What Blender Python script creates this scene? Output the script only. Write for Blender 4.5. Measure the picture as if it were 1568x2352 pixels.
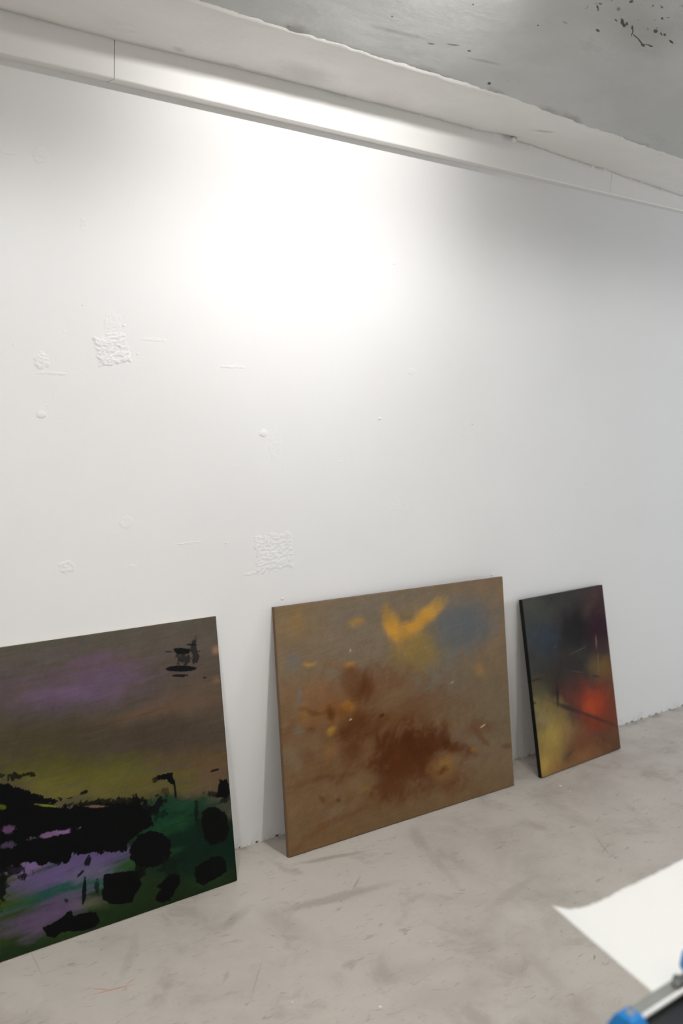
import bpy, bmesh, math, random
import numpy as np
from mathutils import Matrix, Vector, noise as mnoise

random.seed(7)
for o in list(bpy.data.objects):
    bpy.data.objects.remove(o)
scene = bpy.context.scene
col = scene.collection

# ------------------------------------------------------------------ camera
F_PX, PITCH, ROLL, YAW = 2281.2, -0.144419, 0.0413255, 0.685204
CAM = np.array([0.0, -2.5, 1.5401])
_f = np.array([math.sin(YAW) * math.cos(PITCH), math.cos(YAW) * math.cos(PITCH), math.sin(PITCH)])
_r0 = np.array([math.cos(YAW), -math.sin(YAW), 0.0])
_u0 = np.cross(_r0, _f)
_r = _r0 * math.cos(ROLL) + _u0 * math.sin(ROLL)
_u = -_r0 * math.sin(ROLL) + _u0 * math.cos(ROLL)
cam_d = bpy.data.cameras.new('camera')
cam_d.sensor_fit = 'VERTICAL'
cam_d.sensor_height = 36.0
cam_d.lens = F_PX / 2352 * 36.0
cam_d.clip_start = 0.05
cam_d.dof.use_dof = True
cam_d.dof.focus_distance = 2.9
cam_d.dof.aperture_fstop = 2.8
cam = bpy.data.objects.new('camera', cam_d)
col.objects.link(cam)
m3 = Matrix(((_r[0], _u[0], -_f[0]), (_r[1], _u[1], -_f[1]), (_r[2], _u[2], -_f[2])))
cam.matrix_world = Matrix.Translation(Vector(CAM)) @ m3.to_4x4()
scene.camera = cam


def ray(px, py):
    """Direction of the view through photograph pixel (px, py)."""
    return _f + _r * (px - 784) / F_PX - _u * (py - 1176) / F_PX


def on_plane(px, py, p0, n):
    d = ray(px, py)
    n = np.asarray(n, float)
    return CAM + d * (np.dot(np.asarray(p0, float) - CAM, n) / np.dot(d, n))


# ------------------------------------------------------------------ world, lights, exposure
world = bpy.data.worlds.new('world')
scene.world = world
world.use_nodes = True
world.node_tree.nodes['Background'].inputs[0].default_value = (0.02, 0.02, 0.022, 1)
vs = scene.view_settings
vs.view_transform = 'Standard'
vs.look = 'None'
vs.gamma = 1.0
vs.use_curve_mapping = False
vs.exposure = 0.47


def lamp(name, kind, loc, energy, color, target=None, **kw):
    d = bpy.data.lights.new(name, kind)
    d.energy = energy
    d.color = color
    for k, v in kw.items():
        setattr(d, k, v)
    o = bpy.data.objects.new(name, d)
    col.objects.link(o)
    o.location = loc
    if target is not None:
        o.rotation_euler = (Vector(target) - Vector(loc)).to_track_quat('-Z', 'Y').to_euler()
    return o


WARM = (0.985, 0.99, 1.0)
COOL = (0.78, 0.88, 1.0)
# track spot that washes the upper wall
lamp('wall_wash_spot', 'SPOT', (1.84, -1.2, 2.69), 27.5, (1.0, 0.985, 0.985), (1.86, 0.0, 2.16),
     spot_size=math.radians(64), spot_blend=1.0, shadow_soft_size=0.04)
lamp('wall_wash_spill', 'SPOT', (1.84, -1.2, 2.69), 25.0, (1.0, 0.985, 0.985), (1.75, 0.0, 1.6),
     spot_size=math.radians(102), spot_blend=1.0, shadow_soft_size=0.04)
# ceiling lamps of the room, behind the dropped beam; the last is added fill
for lx, ly, le in ((1.9, -2.1, 39.0), (3.2, -2.1, 5.0), (-0.4, -2.2, 56.0)):
    lamp('ceiling_or_fill_lamp', 'POINT', (lx, ly, 2.8), le, WARM, shadow_soft_size=0.07)
# daylight from the doorway on the right
lamp('doorway_daylight', 'AREA', (6.6, -2.2, 1.15), 34.0, COOL, (3.0, -1.2, 0.6),
     shape='RECTANGLE', size=1.0, size_y=2.0)


# ------------------------------------------------------------------ helpers
def lin(h):
    """sRGB hex to linear rgb."""
    h = h.lstrip('#')
    out = []
    for i in (0, 2, 4):
        c = int(h[i:i + 2], 16) / 255
        out.append(c / 12.92 if c <= 0.04045 else ((c + 0.055) / 1.055) ** 2.4)
    return tuple(out)


def link(o, parent=None):
    col.objects.link(o)
    if parent is not None:
        o.parent = parent
    return o


def tag(o, label=None, category=None, group=None, kind=None):
    for k, v in (('label', label), ('category', category), ('group', group), ('kind', kind)):
        if v:
            o[k] = v
    return o


def empty(name, loc=(0, 0, 0)):
    o = bpy.data.objects.new(name, None)
    o.empty_display_size = 0.05
    o.location = loc
    return link(o)


def mesh_obj(name, bm, mat, parent=None, smooth=False, bevel=0.0, seg=2):
    if bevel:
        bmesh.ops.bevel(bm, geom=list(bm.edges), offset=bevel, segments=seg, affect='EDGES', profile=0.5)
    bmesh.ops.recalc_face_normals(bm, faces=list(bm.faces))
    me = bpy.data.meshes.new(name)
    bm.to_mesh(me)
    bm.free()
    me.materials.append(mat)
    if smooth:
        me.polygons.foreach_set('use_smooth', [True] * len(me.polygons))
        me.set_sharp_from_angle(angle=math.radians(35))
    return link(bpy.data.objects.new(name, me), parent)


def box(bm, lo, hi):
    v = [bm.verts.new((x, y, z)) for x in (lo[0], hi[0]) for y in (lo[1], hi[1]) for z in (lo[2], hi[2])]
    for q in ((0, 1, 3, 2), (4, 6, 7, 5), (0, 4, 5, 1), (2, 3, 7, 6), (0, 2, 6, 4), (1, 5, 7, 3)):
        bm.faces.new([v[i] for i in q])
    return v


def tube(bm, a, b, r0, r1=None, n=24):
    a, b = Vector(a), Vector(b)
    r1 = r0 if r1 is None else r1
    d = (b - a).normalized()
    s = d.orthogonal().normalized()
    t = d.cross(s)
    rings = []
    for c, r in ((a, r0), (b, r1)):
        rings.append([bm.verts.new(c + (s * math.cos(2 * math.pi * i / n) + t * math.sin(2 * math.pi * i / n)) * r)
                      for i in range(n)])
    for i in range(n):
        bm.faces.new((rings[0][i], rings[0][(i + 1) % n], rings[1][(i + 1) % n], rings[1][i]))
    bm.faces.new(rings[0][::-1])
    bm.faces.new(rings[1])


def prism(bm, pts, axis, lo, hi):
    """Extrude a 2-D outline along an axis: outline (a, b) fills the other two axes in order."""
    def at(p, w):
        c = list(p)
        c.insert(axis, w)
        return c
    A = [bm.verts.new(at(p, lo)) for p in pts]
    B = [bm.verts.new(at(p, hi)) for p in pts]
    n = len(pts)
    for i in range(n):
        bm.faces.new((A[i], A[(i + 1) % n], B[(i + 1) % n], B[i]))
    bm.faces.new(A[::-1])
    bm.faces.new(B)


# ------------------------------------------------------------------ node helpers
class NT:
    def __init__(self, name, rough=0.6, spec=0.5, metallic=0.0):
        self.mat = bpy.data.materials.new(name)
        self.mat.use_nodes = True
        self.t = self.mat.node_tree
        self.bsdf = self.t.nodes['Principled BSDF']
        self.bsdf.inputs['Roughness'].default_value = rough
        self.bsdf.inputs['Specular IOR Level'].default_value = spec
        self.bsdf.inputs['Metallic'].default_value = metallic
        self.co = self.n('ShaderNodeTexCoord').outputs['Object']

    def n(self, kind, **kw):
        x = self.t.nodes.new(kind)
        for k, v in kw.items():
            setattr(x, k, v)
        return x

    def put(self, sock, v):
        if isinstance(v, bpy.types.NodeSocket):
            self.t.links.new(v, sock)
        else:
            if sock.type == 'RGBA' and len(v) == 3:
                v = (*v, 1)
            sock.default_value = v

    def math(self, op, a, b=0.0, c=None, clamp=False):
        x = self.n('ShaderNodeMath', operation=op, use_clamp=clamp)
        self.put(x.inputs[0], a)
        self.put(x.inputs[1], b)
        if c is not None:
            self.put(x.inputs[2], c)
        return x.outputs[0]

    def mapping(self, vec, loc=(0, 0, 0), rot=(0, 0, 0), scale=(1, 1, 1), kind='POINT'):
        x = self.n('ShaderNodeMapping', vector_type=kind)
        self.put(x.inputs['Vector'], vec)
        x.inputs['Location'].default_value = loc
        x.inputs['Rotation'].default_value = rot
        x.inputs['Scale'].default_value = scale
        return x.outputs[0]

    def noise(self, vec, scale, detail=4.0, rough=0.55, dist=0.0, color=False):
        x = self.n('ShaderNodeTexNoise')
        self.put(x.inputs['Vector'], vec)
        x.inputs['Scale'].default_value = scale
        x.inputs['Detail'].default_value = detail
        x.inputs['Roughness'].default_value = rough
        x.inputs['Distortion'].default_value = dist
        return x.outputs['Color' if color else 'Fac']

    def ramp(self, v, lo, hi, a=0.0, b=1.0):
        x = self.n('ShaderNodeMapRange', interpolation_type='SMOOTHSTEP')
        self.put(x.inputs['Value'], v)
        x.inputs['From Min'].default_value = lo
        x.inputs['From Max'].default_value = hi
        x.inputs['To Min'].default_value = a
        x.inputs['To Max'].default_value = b
        return x.outputs['Result']

    def mix(self, fac, a, b, blend='MIX'):
        x = self.n('ShaderNodeMix', data_type='RGBA', blend_type=blend)
        self.put(x.inputs[0], fac)
        self.put(x.inputs[6], a)
        self.put(x.inputs[7], b)
        return x.outputs[2]

    def warp(self, vec, scale, amount, detail=3.0):
        c = self.noise(vec, scale, detail, color=True)
        s = self.n('ShaderNodeVectorMath', operation='SUBTRACT')
        self.put(s.inputs[0], c)
        s.inputs[1].default_value = (0.5, 0.5, 0.5)
        m = self.n('ShaderNodeVectorMath', operation='MULTIPLY_ADD')
        self.put(m.inputs[0], s.outputs[0])
        m.inputs[1].default_value = (amount, amount, amount)
        self.put(m.inputs[2], vec)
        return m.outputs[0]

    def mask(self, vec, c, maj, mnr, ang, soft=0.5, strength=1.0, nz=None, amp=0.0):
        """Soft ellipse in the xy plane of vec; nz raggeds its edge."""
        v = self.mapping(vec, (c[0], c[1], 0), (0, 0, ang), (maj, mnr, 1e3), 'TEXTURE')
        d = self.n('ShaderNodeVectorMath', operation='LENGTH')
        self.put(d.inputs[0], v)
        d = d.outputs['Value']
        if nz is not None and amp:
            d = self.math('MULTIPLY_ADD', nz, amp, d)
        return self.ramp(d, 1 + soft, max(1 - soft, -0.2), 0.0, strength)

    def bump(self, height, dist=0.01, strength=1.0):
        b = self.n('ShaderNodeBump')
        b.inputs['Strength'].default_value = strength
        b.inputs['Distance'].default_value = dist
        self.put(b.inputs['Height'], height)
        self.t.links.new(b.outputs['Normal'], self.bsdf.inputs['Normal'])

    def color(self, v):
        self.put(self.bsdf.inputs['Base Color'], v)
        return self.mat


def plain(name, rgb, rough=0.6, spec=0.5, metallic=0.0, grain=0.06, scale=60.0):
    m = NT(name, rough, spec, metallic)
    f = m.noise(m.co, scale, 3)
    dark = tuple(c * (1 - grain) for c in rgb)
    lite = tuple(min(1, c * (1 + grain)) for c in rgb)
    return m.color(m.mix(f, dark, lite))


# ------------------------------------------------------------------ numpy noise (for relief and for paint layers)
_rng = np.random.RandomState(11)
_PERM = _rng.permutation(512)
_GR = _rng.uniform(0, 2 * np.pi, 512)
_GX, _GY = np.cos(_GR), np.sin(_GR)


def gnoise(x, y):
    """Gradient noise, about -0.7..0.7."""
    xi, yi = np.floor(x).astype(int), np.floor(y).astype(int)
    xf, yf = x - xi, y - yi
    u, v = xf * xf * xf * (xf * (xf * 6 - 15) + 10), yf * yf * yf * (yf * (yf * 6 - 15) + 10)

    def g(ix, iy, dx, dy):
        k = _PERM[(_PERM[ix & 511] + iy) & 511]
        return _GX[k] * dx + _GY[k] * dy
    a = g(xi, yi, xf, yf) * (1 - u) + g(xi + 1, yi, xf - 1, yf) * u
    b = g(xi, yi + 1, xf, yf - 1) * (1 - u) + g(xi + 1, yi + 1, xf - 1, yf - 1) * u
    return a * (1 - v) + b * v


def nfbm(x, y, octv=4, rough=0.55):
    out, amp, tot = 0.0, 1.0, 0.0
    for i in range(octv):
        out = out + amp * gnoise(x * 2 ** i + 17.3 * i, y * 2 ** i - 9.1 * i)
        tot += amp
        amp *= rough
    return out / tot * 1.6


def sstep(a, b, x):
    t = np.clip((x - a) / (b - a), 0, 1)
    return t * t * (3 - 2 * t)


# ------------------------------------------------------------------ setting: wall with the paintings
X0, X1, Y0 = -2.5, 6.6, -5.0

WALL_MARKS = [  # pixel centre, half sizes in pixels, relief in mm, squareness, tilt
    (258, 803, 38, 34, 2.6, 1, -14), (630, 1268, 42, 42, 1.7, 1, -6), (95, 828, 22, 22, 1.8, 0, 0),
    (915, 1168, 26, 21, 1.1, 0, 0), (190, 515, 9, 18, 1.4, 0, 0), (152, 1303, 24, 17, 1.3, 0, 20),
    (258, 742, 24, 30, 0.9, 0, 20), (1285, 1215, 24, 32, 0.9, 0, -30), (92, 356, 22, 22, 1.3, 0, 0),
    (18, 350, 24, 6, 1.2, 0, 0), (945, 855, 11, 10, 1.2, 0, 0), (302, 1303, 20, 6, 1.0, 0, 40),
    (535, 843, 34, 4, 1.2, 0, -4), (575, 1318, 22, 5, 1.1, 0, -30), (1320, 870, 9, 7, 1.0, 0, 0),
    (350, 780, 40, 5, 0.8, 0, 14), (290, 1200, 22, 16, 0.9, 0, 0), (120, 858, 42, 5, 0.9, 0, 2),
    (435, 1247, 34, 3, 0.8, 0, -2), (632, 1020, 18, 50, 0.6, 0, 0), (1312, 1137, 8, 26, 0.7, 0, 0)]
WALL_PIMPLES = [(648, 1375, 5), (872, 961, 5), (905, 605, 4), (31, 790, 3), (316, 813, 4), (108, 931, 3),
                (95, 952, 13), (605, 995, 13), (1085, 973, 4), (520, 1247, 4), (285, 748, 5), (1130, 1320, 4),
                (148, 762, 3), (190, 700, 3), (1345, 1110, 4), (780, 1060, 3)]

m = NT('white_plaster_paint', rough=0.62, spec=0.35)
wco = m.n('ShaderNodeSeparateXYZ')
geo = m.n('ShaderNodeNewGeometry')
m.put(wco.inputs[0], geo.outputs['Position'])
flat = m.n('ShaderNodeCombineXYZ')
m.put(flat.inputs[0], wco.outputs['X'])
m.put(flat.inputs[1], wco.outputs['Z'])
wv = flat.outputs[0]
h = m.math('MULTIPLY', m.noise(wv, 8.0, 5, 0.6), 0.3)
h = m.math('MULTIPLY_ADD', m.noise(m.mapping(wv, scale=(0.35, 1.2, 1)), 110.0, 2), 0.03, h)
m.bump(h, 0.006, 0.7)
c = m.mix(m.noise(wv, 1.7, 2), lin('e6e4e2'), lin('edecea'))
grime = m.math('MULTIPLY', m.ramp(wco.outputs['Z'], 0.05, 0.0),
               m.ramp(m.noise(m.mapping(wv, scale=(1, 0.4, 1)), 16.0, 4, 0.65), 0.45, 0.75))
c = m.mix(m.math('MULTIPLY', grime, 0.35), c, lin('8d867e'))
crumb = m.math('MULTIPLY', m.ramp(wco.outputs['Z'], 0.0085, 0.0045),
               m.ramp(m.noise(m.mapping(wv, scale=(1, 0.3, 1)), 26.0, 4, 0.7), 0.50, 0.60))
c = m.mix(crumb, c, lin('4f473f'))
MAT_WALL = m.color(c)


def wall_pt(px, py):
    p = on_plane(px, py, (0, 0, 0), (0, 1, 0))
    return p[0], p[2]


bm = bmesh.new()
box(bm, (X0, 0.0, 0.0), (X1, 0.2, 3.0))
wall_back = tag(mesh_obj('wall_back', bm, MAT_WALL), 'white painted plaster wall with patched spots behind the paintings', kind='structure')

# rough plaster repairs standing slightly proud of the wall
for k, (px, py, sx, sy, mmh, sq, tilt) in enumerate(WALL_MARKS):
    c0 = wall_pt(px, py)
    ex_ = wall_pt(px + sx, py)[0] - c0[0]
    ez_ = abs(wall_pt(px, py + sy)[1] - c0[1])
    nu = int(min(64, max(14, sx * 1.4)))
    nv = int(min(64, max(10, sy * 1.4)))
    U, V = np.meshgrid(np.linspace(-1.25, 1.25, nu), np.linspace(-1.25, 1.25, nv))
    X, Z = U * ex_, V * ez_
    fr = 75.0
    ca, sa = math.cos(math.radians(tilt)), math.sin(math.radians(tilt))
    Ur, Vr = U * ca - V * sa, U * sa + V * ca
    dist_ = (np.maximum(np.abs(Ur), np.abs(Vr)) if sq else np.hypot(U, V))
    dist_ = dist_ + 0.28 * nfbm(X * 60 + k * 9, Z * 60, 3)
    msk = sstep(1.04, 0.9 if sq else 0.6, dist_)
    Xr, Zr = X * ca - Z * sa, X * sa + Z * ca
    ridges = 1 - 2.6 * np.abs(nfbm(Xr * fr * 0.45 + k * 5, Zr * fr * 0.9, 4))
    hgt = msk * (0.25 + 0.75 * np.clip(ridges, 0, 1) ** 1.5 + 0.35 * nfbm(X * 260, Z * 260 + k, 3)) * mmh * 0.0017
    hgt = hgt * sstep(1.25, 1.1, np.maximum(np.abs(U), np.abs(V))) - 0.0002
    verts = np.stack([X, -hgt, Z], -1).reshape(-1, 3)
    me = bpy.data.meshes.new('plaster_patch')
    me.from_pydata(verts.tolist(), [], [(i * nu + j, i * nu + j + 1, (i + 1) * nu + j + 1, (i + 1) * nu + j)
                                        for i in range(nv - 1) for j in range(nu - 1)])
    me.materials.append(MAT_WALL)
    me.polygons.foreach_set('use_smooth', [True] * len(me.polygons))
    o = link(bpy.data.objects.new('plaster_patch', me), wall_back)
    o.location = (c0[0], 0, c0[1])
for k, (px, py, sz) in enumerate(WALL_PIMPLES):
    c0 = wall_pt(px, py)
    e = abs(wall_pt(px, py + sz)[1] - c0[1])
    bm = bmesh.new()
    bmesh.ops.create_icosphere(bm, subdivisions=2, radius=1.0)
    for v in bm.verts:
        v.co = Vector((v.co.x * e, v.co.y * min(0.003, e * 0.35), v.co.z * e * 0.75)) * (1 + 0.25 * mnoise.noise(v.co * 1.5 + Vector((k, 0, 0))))
    o = mesh_obj('paint_drip', bm, MAT_WALL, wall_back, smooth=True)
    o.location = (c0[0], 0, c0[1])

MAT_SHELL = plain('shell_paint', lin('dedbd6'), 0.7, 0.3, grain=0.03, scale=3.0)
bm = bmesh.new()
box(bm, (X0 - 0.2, Y0, 0.0), (X0, 0.2, 3.0))
tag(mesh_obj('wall_left', bm, MAT_SHELL), kind='structure')
bm = bmesh.new()
box(bm, (X0, Y0 - 0.2, 0.0), (X1, Y0, 3.0))
tag(mesh_obj('wall_front', bm, MAT_SHELL), kind='structure')
bm = bmesh.new()   # right wall with an open doorway
box(bm, (X1, Y0, 0.0), (X1 + 0.2, -2.75, 3.0))
box(bm, (X1, -1.65, 0.0), (X1 + 0.2, 0.2, 3.0))
box(bm, (X1, -2.75, 2.2), (X1 + 0.2, -1.65, 3.0))
tag(mesh_obj('wall_right', bm, MAT_SHELL), kind='structure')


# ------------------------------------------------------------------ floor
m = NT('polished_concrete', rough=0.5, spec=0.35)
fv = m.co
big = m.noise(fv, 1.6, 5, 0.6, 0.5)
mid = m.noise(m.warp(fv, 3.0, 0.25), 5.5, 7, 0.62, 0.3)
str1 = m.noise(m.mapping(m.warp(fv, 2.0, 0.2), rot=(0, 0, 0.75), scale=(1, 7, 1)), 7.0, 6, 0.65)
str2 = m.noise(m.mapping(m.warp(fv, 2.5, 0.25), rot=(0, 0, -0.35), scale=(1, 6, 1)), 6.0, 6, 0.65)
fine = m.noise(fv, 60.0, 4, 0.6)
c = m.mix(m.ramp(big, 0.32, 0.68), lin('b4aca2'), lin('c8c0b6'))
c = m.mix(m.ramp(mid, 0.40, 0.68, 0.0, 0.75), c, lin('c8c0b6'))
c = m.mix(m.ramp(mid, 0.46, 0.30, 0.0, 0.5), c, lin('9b9287'))
patch = m.ramp(m.noise(fv, 2.3, 3), 0.42, 0.62)
c = m.mix(m.math('MULTIPLY', patch, m.ramp(str1, 0.60, 0.72, 0.0, 0.4)), c, lin('91887d'))
c = m.mix(m.math('MULTIPLY', m.math('SUBTRACT', 1.0, patch), m.ramp(str2, 0.61, 0.73, 0.0, 0.4)), c, lin('958c81'))
c = m.mix(m.ramp(str2, 0.38, 0.26, 0.0, 0.35), c, lin('cec7bd'))
scuff = m.noise(m.mapping(m.warp(fv, 6.0, 0.1), rot=(0, 0, 0.5), scale=(1, 3, 1)), 17.0, 7, 0.72, 0.3)
c = m.mix(m.ramp(scuff, 0.57, 0.68, 0.0, 0.6), c, lin('91887d'))
c = m.mix(m.ramp(scuff, 0.40, 0.30, 0.0, 0.45), c, lin('cec7bd'))
c = m.mix(m.ramp(fine, 0.62, 0.78, 0.0, 0.25), c, lin('8a8177'))


def floor_pt(px, py):
    return on_plane(px, py, (0, 0, 0), (0, 0, 1))[:2]


def pix_ellipse(pt, px, py, maj, mnr, ang):
    """Pixel ellipse to surface ellipse: centre, half axes, angle (pt maps pixel to surface xy)."""
    a = math.radians(ang)
    c0 = np.array(pt(px, py))
    J = np.stack([(np.array(pt(px + 1, py)) - np.array(pt(px - 1, py))) / 2,
                  (np.array(pt(px, py + 1)) - np.array(pt(px, py - 1))) / 2], 1)
    R = np.array([[math.cos(a), -math.sin(a)], [math.sin(a), math.cos(a)]])
    U, S, _ = np.linalg.svd(J @ R @ np.diag([maj, mnr]))
    return c0, S[0], S[1], math.atan2(U[1, 0], U[0, 0])


ragged = m.math('SUBTRACT', m.noise(fv, 45.0, 5, 0.65), 0.5)
fwv = m.warp(fv, 9.0, 0.03)
# grey levels of the marks, written as linear values
DK, MD, LT, PALE, RUST = (0.22, 0.185, 0.155), (0.29, 0.255, 0.22), (0.37, 0.33, 0.29), (0.62, 0.58, 0.53), (0.55, 0.22, 0.13)
FLOOR_MARKS = [  # px, py, half axes, angle, softness, strength, colour, raggedness
    (45, 2285, 55, 42, 0, 0.12, 0.35, PALE, 0.25),
    (770, 2062, 120, 9, -14, 0.6, 0.5, MD, 1.2), (818, 2028, 16, 3, -62, 0.7, 0.6, MD, 1.2),
    (760, 1970, 75, 4, -11, 0.6, 0.6, MD, 1.2), (960, 1925, 30, 14, 60, 0.6, 0.5, LT, 1.0),
    (1010, 1985, 60, 8, 50, 0.6, 0.35, LT, 1.2), (800, 2215, 14, 7, -20, 0.8, 0.5, MD, 2.0),
    (520, 2240, 4, 14, 20, 0.8, 0.4, MD, 2.0), (590, 2245, 40, 1.8, -74, 0.7, 0.4, MD, 1.0),
    (540, 2110, 40, 10, -40, 0.6, 0.5, MD, 1.2), (300, 2190, 10, 55, 20, 0.6, 0.35, LT, 1.0),
    (82, 2210, 30, 1.9, 65, 0.7, 0.35, MD, 1.0), (940, 2230, 80, 20, -10, 0.8, 0.35, LT, 1.0),
    (1020, 2290, 90, 30, -8, 0.8, 0.35, LT, 1.0), (1175, 2050, 60, 10, -35, 0.6, 0.5, LT, 1.2),
    (1385, 1945, 22, 1.6, 52, 0.6, 0.5, MD, 0.6), (1365, 2200, 3, 6, 20, 0.5, 0.6, DK, 0.3),
    (1220, 1895, 34, 9, 8, 0.7, 0.5, LT, 1.2), (1250, 2230, 60, 12, 40, 0.8, 0.35, LT, 1.0),
    (640, 2110, 55, 18, 25, 0.8, 0.4, LT, 1.2), (1450, 1740, 60, 10, -8, 0.8, 0.4, LT, 1.0),
    (262, 2272, 46, 1.3, -14, 0.6, 0.75, RUST, 0.3), (232, 2272, 18, 1.3, 4, 0.6, 0.7, RUST, 0.3),
    (300, 2254, 12, 1.3, -35, 0.6, 0.6, RUST, 0.3), (1180, 2110, 60, 22, -30, 0.8, 0.4, PALE, 1.2),
    (575, 2080, 40, 30, 0, 0.5, 0.35, PALE, 0.8), (905, 1905, 60, 14, -18, 0.7, 0.4, PALE, 1.0),
]
for px, py, a, b, ang, soft, st, rgb, rg in FLOOR_MARKS:
    c0, s0, s1, th = pix_ellipse(floor_pt, px, py, a, b, ang)
    c = m.mix(m.mask(fwv if b > 2 else fv, c0, s0, s1, th, soft, st, ragged, rg), c, rgb)
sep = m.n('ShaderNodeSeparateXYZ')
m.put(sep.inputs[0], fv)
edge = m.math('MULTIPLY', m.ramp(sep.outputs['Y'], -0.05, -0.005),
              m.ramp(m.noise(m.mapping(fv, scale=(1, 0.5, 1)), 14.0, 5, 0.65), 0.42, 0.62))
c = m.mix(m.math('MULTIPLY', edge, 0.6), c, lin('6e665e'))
m.put(m.bsdf.inputs['Roughness'], m.ramp(mid, 0.3, 0.7, 0.6, 0.42))
hb = m.math('MULTIPLY_ADD', str1, 0.5, m.math('MULTIPLY', mid, 0.6))
m.bump(hb, 0.003, 0.5)
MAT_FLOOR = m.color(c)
bm = bmesh.new()
box(bm, (X0, Y0, -0.1), (X1 + 2.0, 0.0, 0.0))
tag(mesh_obj('floor', bm, MAT_FLOOR), 'smooth grey brown concrete floor with trowel marks', kind='structure')

# ------------------------------------------------------------------ ceiling: soffit strip, sloped slab, beam, flat part
SLOPE, SLOPE2 = 0.17, 0.44
BOARD_Y = -0.0441
EDGE = [(-2.5, 2.335), (0.908, 2.337), (1.2, 2.337), (1.372, 2.341), (1.549, 2.345), (1.884, 2.347), (2.333, 2.350),
        (2.504, 2.348), (2.703, 2.347), (2.795, 2.343), (3.116, 2.328), (3.278, 2.322), (3.467, 2.313), (3.77, 2.300),
        (4.6, 2.27), (6.6, 2.25)]
RIDGE = []


def interp(tab, x):
    return float(np.interp(x, [t[0] for t in tab], [t[1] for t in tab]))


def fbm(x, y, z=0.0, octv=4):
    return mnoise.fractal(Vector((x, y, z)), 0.7, 2.0, octv)


RIDGE_PX = [(439, 5), (530, 35), (643, 66), (791, 112), (972, 168), (1100, 208), (1227, 250), (1319, 286), (1568, 370)]
for px, py in RIDGE_PX:
    zz = 2.34
    for _ in range(6):
        d = ray(px, py)
        t = (zz + SLOPE * (-CAM[1] - 0.0441) - CAM[2]) / (d[2] + SLOPE * d[1])
        p = CAM + d * t
        zz = interp(EDGE, p[0]) + 0.002
    RIDGE.append((float(p[0]), float(-p[1])))
RIDGE = [(-2.5, RIDGE[0][1])] + RIDGE + [(6.6, RIDGE[-1][1] - 0.05)]


def ceil_z(x, d):
    rd = interp(RIDGE, x)
    return interp(EDGE, x) + SLOPE * (min(d, rd) - 0.0441) + SLOPE2 * max(0.0, d - rd)


def ceil_pt(px, py):
    d = ray(px, py)
    lo, hi = 0.2, 6.0
    for _ in range(40):
        t = (lo + hi) / 2
        p = CAM + d * t
        if p[2] < ceil_z(p[0], -p[1]) and p[1] < 0:
            lo = t
        else:
            hi = t
    return p[0], p[1]


def ceiling_material(name, base, light, dark, marks, speck):
    m = NT(name, rough=0.75, spec=0.25)
    v = m.co
    w = m.warp(v, 14.0, 0.03)
    rg = m.math('SUBTRACT', m.noise(v, 60.0, 5, 0.7), 0.5)
    c = m.mix(m.ramp(m.noise(m.mapping(v, scale=(0.5, 1, 1)), 4.0, 5, 0.6), 0.35, 0.68), lin(base), lin(light))
    c = m.mix(m.ramp(m.noise(m.mapping(v, scale=(0.35, 1, 1)), 9.0, 6, 0.7, 0.4), 0.60, 0.74, 0, 0.35), c, lin(dark))
    for px, py, a, b, ang, soft, st, hx, amp in marks:
        c0, s0, s1, th = pix_ellipse(ceil_pt, px, py, a, b, ang)
        c = m.mix(m.mask(w if b > 4 else v, c0, s0, s1, th, soft, st, rg, amp), c, lin(hx))
    grit = m.noise(m.mapping(v, scale=(1, 1.2, 1)), 42.0, 4, 0.6) if speck else None
    for px, py, a, b, ang, lo, st in speck:
        c0, s0, s1, th = pix_ellipse(ceil_pt, px, py, a, b, ang)
        reg = m.mask(w, c0, s0, s1, th, 0.6, 1.0)
        sp = m.ramp(grit, lo + 0.02, lo + 0.1, 0, st * 0.8)
        c = m.mix(m.math('MULTIPLY', reg, sp), c, lin('3b3836'))
    hh = m.math('MULTIPLY_ADD', m.noise(v, 45.0, 5, 0.65), 0.25, m.noise(m.mapping(v, scale=(0.5, 1, 1)), 10.0, 5, 0.6))
    m.bump(hh, 0.008, 0.3)
    return m.color(c)


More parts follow.
